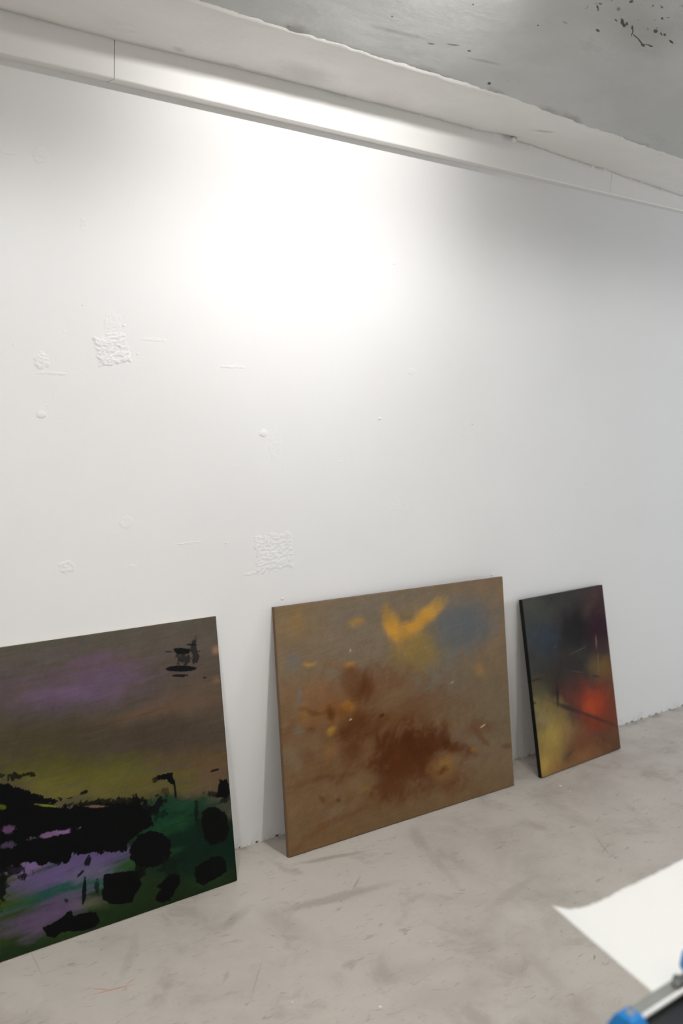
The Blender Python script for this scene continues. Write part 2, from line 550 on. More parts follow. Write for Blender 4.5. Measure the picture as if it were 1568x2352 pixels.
SOFFIT_MARKS = [(410, 114, 12, 4, 20, 0.8, 0.3, '948f88', 0.6), (540, 150, 14, 3, 16, 0.8, 0.25, '948f88', 0.6),
                (1250, 302, 20, 2, 6, 0.9, 0.4, '8c8780', 2.0), (700, 168, 60, 16, 14, 0.8, 0.3, 'a8a39c', 1.0),
                (900, 230, 40, 20, 14, 0.8, 0.2, 'b9b3ab', 0.8), (60, 44, 70, 6, 15, 0.8, 0.45, '9a958e', 0.8)]
SLAB_MARKS = [(480, 20, 50, 6, 18, 0.7, 0.6, '8b8780', 1.0), (585, 50, 22, 9, 18, 0.6, 0.55, '8b8780', 1.0),
              (645, 66, 4, 3, 0, 0.4, 0.8, '5f5c58', 0.3), (680, 80, 30, 14, 18, 0.6, 0.55, '86827b', 1.0),
              (800, 117, 30, 6, 18, 0.7, 0.5, '8b8780', 1.0), (1000, 180, 50, 8, 18, 0.7, 0.45, '8b8780', 1.0),
              (1140, 218, 22, 10, 20, 0.6, 0.45, '8b8780', 1.0), (1310, 278, 24, 12, 22, 0.6, 0.55, '86827b', 1.0),
              (1255, 258, 25, 10, 20, 0.7, 0.45, '8b8780', 1.0), (1440, 328, 50, 7, 16, 0.7, 0.4, '8b8780', 1.0),
              (1123, 193, 4, 3, 0, 0.4, 0.9, '4a4744', 0.3), (920, 78, 55, 4, 14, 0.7, 0.4, '8b8780', 1.2),
              (990, 102, 8, 2, 10, 0.5, 0.7, '5c5955', 0.8), (1040, 104, 14, 2, 8, 0.5, 0.6, '5c5955', 1.0),
              (1077, 118, 4, 2, 10, 0.5, 0.8, '4a4744', 0.4), (900, 40, 2, 2, 0, 0.4, 0.8, '5c5955', 0.3),
              (1086, 12, 2, 2, 0, 0.4, 0.8, '5c5955', 0.3), (1235, 60, 2, 2, 0, 0.4, 0.8, '4a4744', 0.3),
              (1112, 142, 34, 3, 12, 0.7, 0.4, '8f8b85', 1.0), (1299, 52, 3, 5, -30, 0.5, 0.5, '7b7772', 0.5),
              # the crack and its spots
              (1428, 52, 4, 9, -20, 0.4, 0.95, '2b2926', 0.5), (1433, 60, 4, 4, 0, 0.4, 0.9, '2b2926', 0.5),
              (1439, 56, 3, 4, -10, 0.4, 0.9, '2b2926', 0.5), (1452, 66, 2.4, 7, 8, 0.4, 0.95, '2b2926', 0.3),
              (1452, 76, 1.6, 8, 4, 0.4, 0.95, '2b2926', 0.1), (1460, 86, 11, 1.4, 40, 0.4, 0.95, '2b2926', 0.1),
              (1470, 97, 9, 1.8, 52, 0.4, 0.95, '2b2926', 0.1), (1476, 105, 5, 3, 30, 0.4, 0.95, '2b2926', 0.2),
              (1487, 104, 9, 1.2, 12, 0.4, 0.85, '2b2926', 0.2), (1494, 107, 5, 2, 15, 0.4, 0.9, '2b2926', 0.3),
              (1414, 48, 4, 2, 40, 0.4, 0.8, '3a3734', 0.4), (1372, 72, 5, 3, 30, 0.4, 0.85, '3a3734', 0.5),
              (1505, 73, 5, 4, 0, 0.4, 0.95, '2b2926', 0.5), (1526, 81, 3, 3, 0, 0.4, 0.9, '2b2926', 0.4),
              (1518, 79, 2, 4, -30, 0.4, 0.85, '2b2926', 0.4), (1541, 97, 6, 2.4, 40, 0.4, 0.95, '2b2926', 0.4),
              (1520, 44, 3, 3, 0, 0.4, 0.9, '3a3734', 0.4), (1370, 18, 3, 5, -20, 0.4, 0.85, '3a3734', 0.5),
              (1449, 5, 5, 3, -20, 0.4, 0.85, '3a3734', 0.5), (1420, 22, 4, 4, 0, 0.5, 0.6, '55524e', 0.6),
              (1470, 80, 60, 40, 20, 1.0, 0.22, '93907f', 0.8), (1500, 50, 90, 60, 20, 1.0, 0.15, '7d7a72', 0.8)]
SLAB_SPECKS = [(1470, 30, 110, 36, 20, 0.60, 0.8), (1540, 40, 60, 40, 20, 0.60, 0.7), (1360, 12, 40, 14, 20, 0.58, 0.7),
               (1180, 180, 120, 30, 18, 0.66, 0.5), (900, 60, 160, 30, 16, 0.68, 0.5), (1430, 320, 100, 14, 18, 0.66, 0.4),
               (700, 90, 120, 14, 18, 0.64, 0.5)]
MAT_SOFFIT = ceiling_material('warm_white_soffit', 'ebe8e4', 'f1f0ec', 'd8d4ce', SOFFIT_MARKS, [])
MAT_SLAB = ceiling_material('grey_white_slab', 'c4c5c2', 'cfd0cd', 'aeaeaa', SLAB_MARKS, SLAB_SPECKS)


def grid_mesh(name, rows, mat, parent=None):
    """rows: list of equal-length lists of points."""
    nr, nc = len(rows), len(rows[0])
    verts = [p for r in rows for p in r]
    faces = [(i * nc + j, i * nc + j + 1, (i + 1) * nc + j + 1, (i + 1) * nc + j)
             for i in range(nr - 1) for j in range(nc - 1)]
    me = bpy.data.meshes.new(name)
    me.from_pydata(verts, [], faces)
    me.materials.append(mat)
    me.polygons.foreach_set('use_smooth', [True] * len(me.polygons))
    return link(bpy.data.objects.new(name, me), parent)


xs = [X0 + (X1 - X0) * i / 60 for i in range(20)]
xs = sorted(set([round(x, 4) for x in np.concatenate([np.linspace(X0, 0.7, 20), np.linspace(0.7, 4.3, 520),
                                                       np.linspace(4.3, X1, 20)])]))


def edge_jag(x):
    """Broken plaster edge: how far it hangs down (z) and how far it stops before the board (y)."""
    amp = np.interp(x, [0.9, 2.3, 2.6, 3.0, 4.3], [0.0006, 0.001, 0.003, 0.0045, 0.006])
    dz = amp * (fbm(x * 9, 1.3) + 0.9 * abs(fbm(x * 26, 4.7)))
    gap = 0.0
    if x < 1.08:
        gap = 0.006 * min(1, (1.08 - x) / 0.12)
    if 1.877 < x < 1.951:
        gap, dz = 0.0065, dz - 0.002
    if 2.56 < x < 2.705:
        gap = 0.012 * (x - 2.56) / 0.145
        dz += 0.006 * (x - 2.56) / 0.145
    if 2.72 < x < 2.80:
        gap = 0.003
    return dz, gap


ceiling_rows, soffit_rows = [], []
for x in xs:
    dz, gap = edge_jag(x)
    rd = interp(RIDGE, x) + 0.006 * fbm(x * 6, 9.1) + 0.003 * fbm(x * 25, 2.0)
    d0 = -BOARD_Y + 0.0008 + gap
    row = [(x, -d0 - 0.002, ceil_z(x, d0) + 0.09), (x, -d0, ceil_z(x, d0) + dz + 0.004), (x, -d0 - 0.002, ceil_z(x, d0) + dz)]
    n = 14
    for i in range(1, n + 1):
        d = d0 + 0.002 + (rd - d0 - 0.002) * i / n
        fade = max(0.0, 1 - (d - d0) / 0.03)
        row.append((x, -d, ceil_z(x, d) + dz * fade + 0.0012 * fbm(x * 7, d * 14, 3.0)))
    lip = 0.0012 * abs(fbm(x * 20, 5.5))
    row.append((x, -rd - 0.006, ceil_z(x, rd + 0.006) + 0.0004 + lip))
    row.append((x, -rd - 0.016, ceil_z(x, rd + 0.016) + 0.004))
    soffit_rows.append(row)
    row = []
    for i in range(30):
        d = rd - 0.02 + (1.3 - rd + 0.02) * (i / 29) ** 1.3
        row.append((x, -d, ceil_z(x, d) + 0.0018 + 0.0014 * fbm(x * 4, d * 9, 8.0)))
    ceiling_rows.append(row)
ceiling = grid_mesh('ceiling', ceiling_rows, MAT_SLAB)
tag(ceiling, 'rough grey white sloping concrete ceiling with black mould spots and a crack', kind='structure')
grid_mesh('soffit', soffit_rows, MAT_SOFFIT, ceiling)
bm = bmesh.new()
box(bm, (X0, -1.5, 2.546), (X1, -1.28, 3.0))
mesh_obj('beam', bm, MAT_SLAB, ceiling)
bm = bmesh.new()
box(bm, (X0, Y0, 2.95), (X1, -1.4, 3.05))
mesh_obj('ceiling_slab', bm, MAT_SLAB, ceiling)

MAT_CRUMB = plain('white_plaster', lin('f1f0ec'), 0.8, 0.2, grain=0.02)
CRUMBS = [(1179, 320, 5.5), (1086, 297, 2.6), (1119, 308, 2.4), (1135, 312, 2.2), (1216, 335, 3.0), (1331, 374, 2.6),
          (1359, 382, 3.0), (1387, 389, 3.6), (968, 264, 2.4), (1470, 417, 2.6), (1518, 434, 2.8)]
for i, (px, py, s) in enumerate(CRUMBS):
    p = on_plane(px, py + 1, (0, -0.060, 0), (0, 1, 0))
    dist = np.dot(p - CAM, _f)
    rad = s * dist / F_PX
    bm = bmesh.new()
    bmesh.ops.create_icosphere(bm, subdivisions=2, radius=rad)
    for v in bm.verts:
        v.co *= 1 + 0.35 * mnoise.noise(v.co * (1.3 / rad) + Vector((i * 3.1, 0, 0)))
        v.co.y *= 0.9
    o = mesh_obj('plaster_chip', bm, MAT_CRUMB, ceiling, smooth=True)
    o.location = p

# ------------------------------------------------------------------ boxed board trim under the ceiling
MAT_TRIM = plain('white_trim_paint', lin('ebe8e4'), 0.45, 0.4, grain=0.015, scale=8.0)
trim = empty('trim_1', (0, 0, 2.2435))
tag(trim, 'long white boxed boards running along the wall under the ceiling', kind='structure')
for a, b in ((X0, 1.2000), (1.2022, 3.2790), (3.2806, X1)):
    bm = bmesh.new()
    y0, y1, z0, z1, rr = BOARD_Y, 0.0, 0.0, 0.15, 0.004
    pts = [(y1, z1), (y0, z1), (y0, z0 + rr), (y0 + 0.0012, z0 + 0.0012), (y0 + rr, z0), (y1, z0)]
    prism(bm, pts, 0, a, b)
    mesh_obj('board', bm, MAT_TRIM, trim)


# ------------------------------------------------------------------ paintings
E_PAINT = 0.74          # paint colours below are read off the photograph and divided by the light that falls there


def paint(hx, k=1.0):
    return tuple(min(0.9, x / E_PAINT * k) for x in lin(hx))


def painting_frame(x, a, l, w, hh, t):
    """Local frame of a leaning canvas: x along its width, y up its face, z out of its face. Origin bottom left front."""
    ex = np.array([math.cos(a), math.sin(a), 0])
    n = np.array([-math.sin(a), math.cos(a), 0])
    up = np.array([0, 0, math.cos(l)]) + n * math.sin(l)
    dn = n * math.cos(l) - np.array([0, 0, math.sin(l)])
    B = np.array([x, 0, t * math.sin(l) + 0.0003])
    B[1] = -0.0012 - max((B + up * hh + dn * t + ex * s)[1] for s in (0, w))
    return B, ex, up, -dn


def rot_noise(U, V, ang, su, sv, octv, rough=0.6):
    ca, sa = math.cos(ang), math.sin(ang)
    return nfbm((U * ca + V * sa) * su, (-U * sa + V * ca) * sv, octv, rough)


def poly_distance(U, V, pts):
    """Signed distance to a closed outline, negative inside."""
    d2 = np.full(U.shape, 1e9)
    inside = np.zeros(U.shape, bool)
    n = len(pts)
    for i in range(n):
        (ax, ay), (bx, by) = pts[i], pts[(i + 1) % n]
        ex_, ey_ = bx - ax, by - ay
        t = np.clip(((U - ax) * ex_ + (V - ay) * ey_) / (ex_ * ex_ + ey_ * ey_ + 1e-12), 0, 1)
        d2 = np.minimum(d2, (U - ax - t * ex_) ** 2 + (V - ay - t * ey_) ** 2)
        c = ((ay > V) != (by > V)) & (U < (bx - ax) * (V - ay) / (by - ay + 1e-12) + ax)
        inside ^= c
    d = np.sqrt(d2)
    return np.where(inside, -d, d)


def paint_layers(pose, t, step, base, layers, zoom, slant, gain):
    """Lay the paint on a fine grid over the canvas; returns grid coordinates and linear colours."""
    sc, ox, oy = zoom
    B, ex, up, nz = painting_frame(*pose, t)
    w, hh = pose[3], pose[4]
    e = 0.0018
    nu, nv = int(w / step), int(hh / step)
    U, V = np.meshgrid(np.linspace(e, w - e, nu), np.linspace(e, hh - e, nv))

    def pt(px, py):
        p = on_plane(px, py, B, nz) - B
        return float(np.dot(p, ex)), float(np.dot(p, up))

    N = {'s': nfbm(U * 9, V * 9, 5), 'f': nfbm(U * 42, V * 42, 5, 0.72), 'h': rot_noise(U, V, slant, 6, 48, 5),
         'd': rot_noise(U + 0.05 * nfbm(U * 5, V * 5, 3), V + 0.05 * nfbm(U * 5 + 9, V * 5, 3), 0.75, 17, 23, 5), None: 0.0}
    w1, w2 = nfbm(U * 8 + 3, V * 8, 4), nfbm(U * 8, V * 8 + 7, 4)
    UW, VW = U + 0.022 * w1, V + 0.022 * w2
    col_ = np.empty(U.shape + (3,))
    col_[:] = paint(base)
    for L in layers:
        if L[0] == 'poly':
            _, pts, soft, st, hx, kind, amp = L
            q = [pt(ox + x / sc, oy + y / sc) for x, y in pts]
            d = poly_distance(U, V, q) + amp * 0.01 * (N[kind] + 0.0)
            k = sstep(soft * 0.01, -soft * 0.01, d) * st
        else:
            zx, zy, a, b, ang, soft, st, hx, kind, amp = L
            c0, s0, s1, th = pix_ellipse(pt, ox + zx / sc, oy + zy / sc, a / sc, b / sc, ang)
            if kind == 'd' and a < 60:
                soft, st = max(soft, 0.95), st * 0.8
            uu, vv = (U, V) if kind in ('f', None) else (UW, VW)
            du, dv = uu - c0[0], vv - c0[1]
            d = np.hypot((du * math.cos(th) + dv * math.sin(th)) / s0, (-du * math.sin(th) + dv * math.cos(th)) / s1)
            d = d + amp * 0.75 * N[kind]
            k = sstep(1 + soft, max(1 - soft, -0.2), d) * st
        col_ += (np.array(paint(hx)) - col_) * k[..., None]
    # brush drag: darker and lighter hairs of paint
    hair = rot_noise(U, V, slant, 9, 150, 4, 0.7)
    cross = rot_noise(U + 0.03 * w1, V + 0.03 * w2, 0.9, 30, 110, 4, 0.7)
    mott = nfbm(U * 16 + 5, V * 16, 5, 0.65)
    col_ *= (1 + 0.16 * mott + 0.13 * hair + 0.10 * cross)[..., None]
    return U, V, np.clip(col_ * gain, 0.002, 0.95)


def painted_mesh(U, V, colr, w, hh, mat, parent):
    e = 0.0018
    nv, nu = U.shape
    relief = 0.0002 * nfbm(U * 60, V * 140, 3)
    P = np.stack([U, V, relief], -1).reshape(-1, 3)
    idx = np.arange(nu * nv).reshape(nv, nu)
    quads = np.stack([idx[:-1, :-1], idx[:-1, 1:], idx[1:, 1:], idx[1:, :-1]], -1).reshape(-1, 4)
    # turned edge
    loop = np.concatenate([idx[0, :], idx[1:, -1], idx[-1, -2::-1], idx[-2:0:-1, 0]])
    ring = P[loop].copy()
    ring[:, 0] = np.where(ring[:, 0] <= e * 1.01, 0, np.where(ring[:, 0] >= w - e * 1.01, w, ring[:, 0]))
    ring[:, 1] = np.where(ring[:, 1] <= e * 1.01, 0, np.where(ring[:, 1] >= hh - e * 1.01, hh, ring[:, 1]))
    ring[:, 2] = -e
    n0, nl = len(P), len(loop)
    rid = n0 + np.arange(nl)
    nxt = np.roll(np.arange(nl), -1)
    side = np.stack([rid, rid[nxt], loop[nxt], loop], -1)
    verts = np.concatenate([P, ring])
    C3 = colr.reshape(-1, 3)
    C3 = np.concatenate([C3, C3[loop]])
    faces = np.concatenate([quads, side]).astype(np.int32)
    me = bpy.data.meshes.new('painted_canvas')
    me.vertices.add(len(verts))
    me.vertices.foreach_set('co', verts.astype(np.float32).ravel())
    me.loops.add(faces.size)
    me.loops.foreach_set('vertex_index', faces.ravel())
    me.polygons.add(len(faces))
    me.polygons.foreach_set('loop_start', np.arange(0, faces.size, 4, dtype=np.int32))
    me.update(calc_edges=True)
    at = me.color_attributes.new('paint', 'FLOAT_COLOR', 'POINT')
    at.data.foreach_set('color', np.concatenate([C3, np.ones((len(C3), 1))], 1).astype(np.float32).ravel())
    me.materials.append(mat)
    me.polygons.foreach_set('use_smooth', [True] * len(faces))
    return link(bpy.data.objects.new('painted_canvas', me), parent)


def painted_material(name, rough):
    m = NT(name, rough, 0.06)
    at = m.n('ShaderNodeAttribute', attribute_name='paint')
    weave = m.noise(m.co, 700.0, 2)
    c = m.mix(m.ramp(weave, 0.35, 0.7, 0.0, 0.12), at.outputs['Color'], (0.0, 0.0, 0.0))
    m.bump(weave, 0.0003, 0.4)
    return m.color(c)


def make_painting(name, label, pose, t, base, layers, zoom, slant, step, rough, side_mat, mat_name, gain):
    B, ex, up, nz = painting_frame(*pose, t)
    w, hh = pose[3], pose[4]
    root = empty(name)
    root.matrix_world = Matrix(((ex[0], up[0], nz[0], B[0]), (ex[1], up[1], nz[1], B[1]), (ex[2], up[2], nz[2], B[2]), (0, 0, 0, 1)))
    tag(root, label, 'painting', 'paintings leaning on the wall')
    e = 0.0018
    outer = [(0, 0), (w, 0), (w, hh), (0, hh)]
    U, V, colr = paint_layers(pose, t, step, base, layers, zoom, slant, gain)
    painted_mesh(U, V, colr, w, hh, painted_material(mat_name, rough), root)
    # wrapped canvas sides
    bm = bmesh.new()
    A = [bm.verts.new((p[0], p[1], -e)) for p in outer]
    Bk = [bm.verts.new((p[0], p[1], -t)) for p in outer]
    q = 0.02
    Ck = [bm.verts.new((min(max(p[0], q), w - q), min(max(p[1], q), hh - q), -t)) for p in outer]
    for i in range(4):
        j = (i + 1) % 4
        bm.faces.new((A[i], A[j], Bk[j], Bk[i]))
        bm.faces.new((Bk[i], Bk[j], Ck[j], Ck[i]))
    mesh_obj('canvas_side', bm, side_mat, root)
    # wooden stretcher bars behind
    for lo, hi in (((0.004, 0.004), (w - 0.004, 0.045)), ((0.004, hh - 0.045), (w - 0.004, hh - 0.004)),
                   ((0.004, 0.046), (0.045, hh - 0.046)), ((w - 0.045, 0.046), (w - 0.004, hh - 0.046))):
        bm = bmesh.new()
        box(bm, (lo[0], lo[1], -t + 0.0015), (hi[0], hi[1], -e - 0.0015))
        mesh_obj('stretcher_bar', bm, MAT_PINE, root)
    return root


MAT_PINE = plain('pine_wood', lin('c9a877'), 0.6, 0.3, grain=0.12, scale=25.0)
POSE1 = (1.5607 - 1.06, 0.0, 0.1954, 1.06, 0.7967)
POSE2 = (1.7710, -0.0277, 0.1625, 1.0313, 0.7926)
POSE3 = (2.9425, 0.0302, 0.2252, 0.5275, 0.6903)
T1, T2, T3 = 0.014, 0.014, 0.019
K = '0b0b0b'
# zoom x, zoom y, half axes, angle, softness, strength, colour, noise kind, noise amount
BLOBS1 = [
    (700, 240, 1100, 160, -7, 0.5, 0.8, '57534a', 'h', 1.0), (1000, 330, 500, 130, -7, 0.8, 0.6, '5c5047', 'h', 1.2),
    (450, 530, 520, 150, -7, 0.8, 0.8, '5d4e57', 'h', 1.2), (430, 590, 230, 50, -8, 0.9, 0.75, '6b5670', 'h', 1.4),
    (700, 500, 190, 60, -8, 0.9, 0.65, '635166', 'h', 1.4), (560, 400, 170, 55, -8, 0.9, 0.65, '624c5c', 'h', 1.4),
    (300, 680, 300, 60, -8, 0.9, 0.5, '574955', 'h', 1.4), (950, 690, 280, 45, -9, 0.9, 0.75, '6d5341', 'h', 1.4),
    (1230, 600, 200, 110, -8, 0.9, 0.7, '624e40', 'h', 1.2), (1333, 292, 26, 24, 0, 0.9, 0.7, '987355', 's', 0.8),
    (1352, 490, 20, 24, 0, 0.9, 0.6, '7d6049', 's', 0.8), (250, 880, 600, 170, -3, 0.8, 0.8, '453e2a', 'h', 1.0),
    (1000, 850, 420, 130, -6, 0.8, 0.8, '45392f', 'h', 1.0), (1250, 1000, 280, 80, -4, 0.8, 0.8, '5a482b', 'h', 1.2),
    (300, 1050, 420, 90, 0, 0.8, 0.8, '4f4a22', 'h', 1.2), (600, 1070, 330, 70, -10, 0.8, 0.7, '4d4a22', 'h', 1.3),
    (720, 1150, 480, 100, -3, 0.8, 0.75, '625c28', 'h', 1.2), (330, 1170, 190, 50, 25, 0.8, 0.7, '66602a', 'h', 1.0),
    (1050, 1150, 260, 90, 0, 0.8, 0.6, '574e28', 'h', 1.0), (1330, 1100, 110, 110, 0, 0.8, 0.8, '614c38', 's', 0.8),
    # lower field of green
    (1050, 1640, 760, 400, -6, 0.25, 1.0, '102218', 's', 0.5), (400, 1900, 700, 420, 0, 0.4, 1.0, '22301a', 's', 0.6),
    (1150, 1260, 230, 40, -3, 0.8, 0.8, '173a28', 'h', 1.2), (1060, 1400, 200, 40, -25, 0.9, 0.8, '1c3a22', 'h', 1.4),
    (1000, 1360, 170, 60, -20, 0.9, 0.4, '1f4c33', 'h', 1.4), (780, 1640, 260, 45, -20, 0.9, 0.8, '2b4a28', 'h', 1.4),
    (950, 1900, 450, 110, -14, 0.8, 0.8, '1c2a14', 'h', 1.2), (1350, 1720, 120, 60, -18, 0.8, 0.6, '28361a', 'h', 1.0),
    (100, 1800, 260, 200, 0, 0.7, 1.0, '3c481c', 'h', 1.2), (120, 2050, 330, 150, -15, 0.8, 0.9, '2f3d1b', 'h', 1.2),
    (60, 2200, 260, 70, -18, 0.8, 0.8, '1a2b18', 'h', 1.0),
    (540, 1600, 260, 65, -10, 0.6, 1.0, '5c4d72', 'h', 1.0), (360, 1720, 260, 90, -12, 0.7, 1.0, '5a4d70', 'h', 1.2),
    (180, 1650, 130, 45, -20, 0.6, 0.9, '6f5a80', 'h', 1.0), (560, 1700, 140, 60, -20, 0.8, 0.8, '5f5a6e', 'h', 1.2),
    (370, 1820, 290, 45, -16, 0.7, 1.0, '174a3c', 'h', 1.6), (560, 1790, 120, 30, -20, 0.8, 0.7, '2b5540', 'h', 1.4),
    (330, 1920, 260, 70, -18, 0.7, 1.0, '55465f', 'h', 1.3), (240, 2000, 180, 55, -20, 0.8, 0.8, '5a4860', 'h', 1.2),
    (480, 1880, 60, 60, 0, 0.8, 0.7, '5d5064', 's', 1.0), (560, 1890, 70, 40, 0, 0.8, 0.7, '565a3c', 's', 1.0),
    # black scraped shapes
    ('poly', [(-80, 1110), (40, 1140), (100, 1160), (150, 1165), (220, 1200), (300, 1225), (390, 1235), (380, 1250),
              (300, 1250), (340, 1275), (420, 1280), (560, 1270), (640, 1250), (760, 1260), (860, 1250), (890, 1290),
              (940, 1330), (950, 1380), (920, 1420), (870, 1440), (820, 1480), (790, 1520), (790, 1550), (700, 1560),
              (600, 1565), (520, 1575), (450, 1570), (440, 1600), (400, 1620), (330, 1630), (260, 1645), (200, 1620),
              (170, 1610), (100, 1650), (40, 1650), (-80, 1680)], 0.07, 1.0, K, 'f', 1.6),
    ('poly', [(860, 1450), (930, 1425), (1010, 1440), (1055, 1490), (1060, 1560), (1040, 1620), (980, 1645), (900, 1660),
              (840, 1640), (810, 1600), (795, 1550)], 0.06, 1.0, K, 'f', 1.1),
    ('poly', [(645, 1700), (720, 1690), (800, 1675), (860, 1690), (875, 1760), (860, 1800), (835, 1830), (820, 1870),
              (750, 1885), (680, 1880), (640, 1850), (635, 1790)], 0.06, 1.0, K, 'f', 0.8),
    ('poly', [(1060, 1690), (1110, 1700), (1115, 1760), (1085, 1810), (1050, 1860), (1010, 1875), (965, 1865), (970, 1830),
              (1000, 1790), (960, 1780), (1000, 1750), (1030, 1720)], 0.06, 1.0, K, 'f', 0.7),
    ('poly', [(1250, 1310), (1290, 1285), (1340, 1280), (1390, 1310), (1415, 1360), (1420, 1430), (1400, 1490), (1360, 1500),
              (1310, 1530), (1270, 1480), (1255, 1400)], 0.06, 1.0, '0c0d0b', 'f', 0.8),
    ('poly', [(1210, 1650), (1260, 1620), (1310, 1590), (1370, 1585), (1410, 1620), (1405, 1680), (1370, 1710), (1330, 1730),
              (1260, 1770), (1225, 1750), (1205, 1700)], 0.06, 1.0, '0c0d0b', 'f', 0.8),
    ('poly', [(965, 1105), (1000, 1080), (1070, 1065), (1085, 1140), (1060, 1135), (1030, 1110), (990, 1110)], 0.05, 1.0, K, 'f', 0.7),
    ('poly', [(265, 2030), (350, 1990), (440, 1920), (450, 1960), (520, 1940), (600, 1930), (620, 1990), (590, 2030), (530, 2045),
              (450, 2060), (430, 2050), (380, 2060), (340, 2090), (290, 2085)], 0.05, 1.0, K, 'f', 0.6),
    ('poly', [(1360, 1110), (1415, 1105), (1425, 1200), (1400, 1230), (1375, 1225), (1340, 1210), (1355, 1160)], 0.06, 1.0, K, 'f', 1.0),
    (100, 1090, 90, 20, -6, 0.15, 0.9, K, 'f', 2.6), (700, 1255, 260, 26, -4, 0.14, 0.9, K, 'f', 2.2),
    (860, 1290, 100, 60, 0, 0.14, 0.9, K, 'f', 2.2), (970, 1270, 60, 36, -30, 0.14, 0.9, K, 'f', 2.6),
    (980, 1320, 40, 40, 0, 0.2, 0.8, '0b140e', 'f', 2.2), (860, 1680, 40, 50, 0, 0.14, 0.9, K, 'f', 1.8),
    (60, 1660, 120, 40, 20, 0.14, 0.9, K, 'f', 2.2), (1060, 1650, 60, 50, 0, 0.2, 0.7, '10160f', 'f', 2.6),
    (1218, 1310, 14, 60, 0, 0.2, 0.8, '0d120d', 'f', 1.6), (1330, 1200, 60, 16, 0, 0.2, 0.8, K, 'f', 2.4),
    (1395, 1225, 24, 40, 10, 0.2, 0.8, K, 'f', 1.8), (975, 1110, 40, 14, -30, 0.2, 0.8, K, 'f', 2.2),
    (1086, 1170, 7, 66, -6, 0.2, 0.95, K, 'f', 0.6), (1030, 1180, 20, 40, 0, 0.2, 0.5, K, 'f', 2.6),
    (1130, 312, 52, 20, 4, 0.1, 1.0, '141416', 'f', 0.6), (1125, 421, 96, 19, -1, 0.08, 1.0, '141416', 'f', 0.3),
    (1205, 325, 26, 66, 0, 0.2, 0.85, '1b1a1c', 'f', 2.4), (1140, 365, 40, 36, 0, 0.2, 0.8, '1b1a1c', 'f', 2.8),
    (1115, 464, 58, 8, 0, 0.16, 0.95, '141416', 'f', 1.6), (1190, 272, 40, 8, 0, 0.16, 0.9, '1b1a1c', 'f', 1.6),
    (1045, 316, 24, 5, 0, 0.2, 0.7, '1b1a1c', 'f', 1.2), (1270, 478, 10, 5, 0, 0.2, 0.9, '141416', 'f', 0.6),
    (522, 1800, 12, 92, 4, 0.16, 0.95, K, 'f', 0.8), (602, 1780, 16, 42, 4, 0.2, 0.8, K, 'f', 2.0),
    (545, 1610, 18, 40, 15, 0.2, 0.95, K, 'f', 1.4), (505, 1690, 34, 9, -48, 0.2, 0.9, K, 'f', 1.2),
    (15, 1760, 36, 130, 0, 0.16, 0.95, K, 'f', 1.8), (410, 1860, 14, 12, 40, 0.2, 0.8, K, 'f', 0.8),
    (1335, 1052, 28, 6, -18, 0.2, 0.9, K, 'f', 1.2), (520, 1190, 24, 10, -25, 0.2, 0.95, K, 'f', 1.0),
    (430, 1225, 26, 4, -15, 0.2, 0.8, K, 'f', 1.0),
    # violet showing through the black
    (330, 1448, 112, 15, -12, 0.3, 0.95, '735878', 'f', 1.8), (395, 1436, 40, 12, -4, 0.2, 0.95, '7d5f88', 'f', 0.8),
    (50, 1420, 70, 18, -6, 0.3, 0.9, '5d4160', 'f', 2.4), (50, 1520, 40, 18, 0, 0.3, 0.7, '4d3f55', 'f', 2.6),
    (600, 1276, 60, 8, 0, 0.3, 0.9, '6f5a4a', 'f', 1.4), (300, 1272, 70, 7, 6, 0.3, 0.9, '6c7028', 'f', 1.0),
    (20, 1280, 26, 14, 0, 0.3, 0.8, '52581f', 'f', 1.6),
]
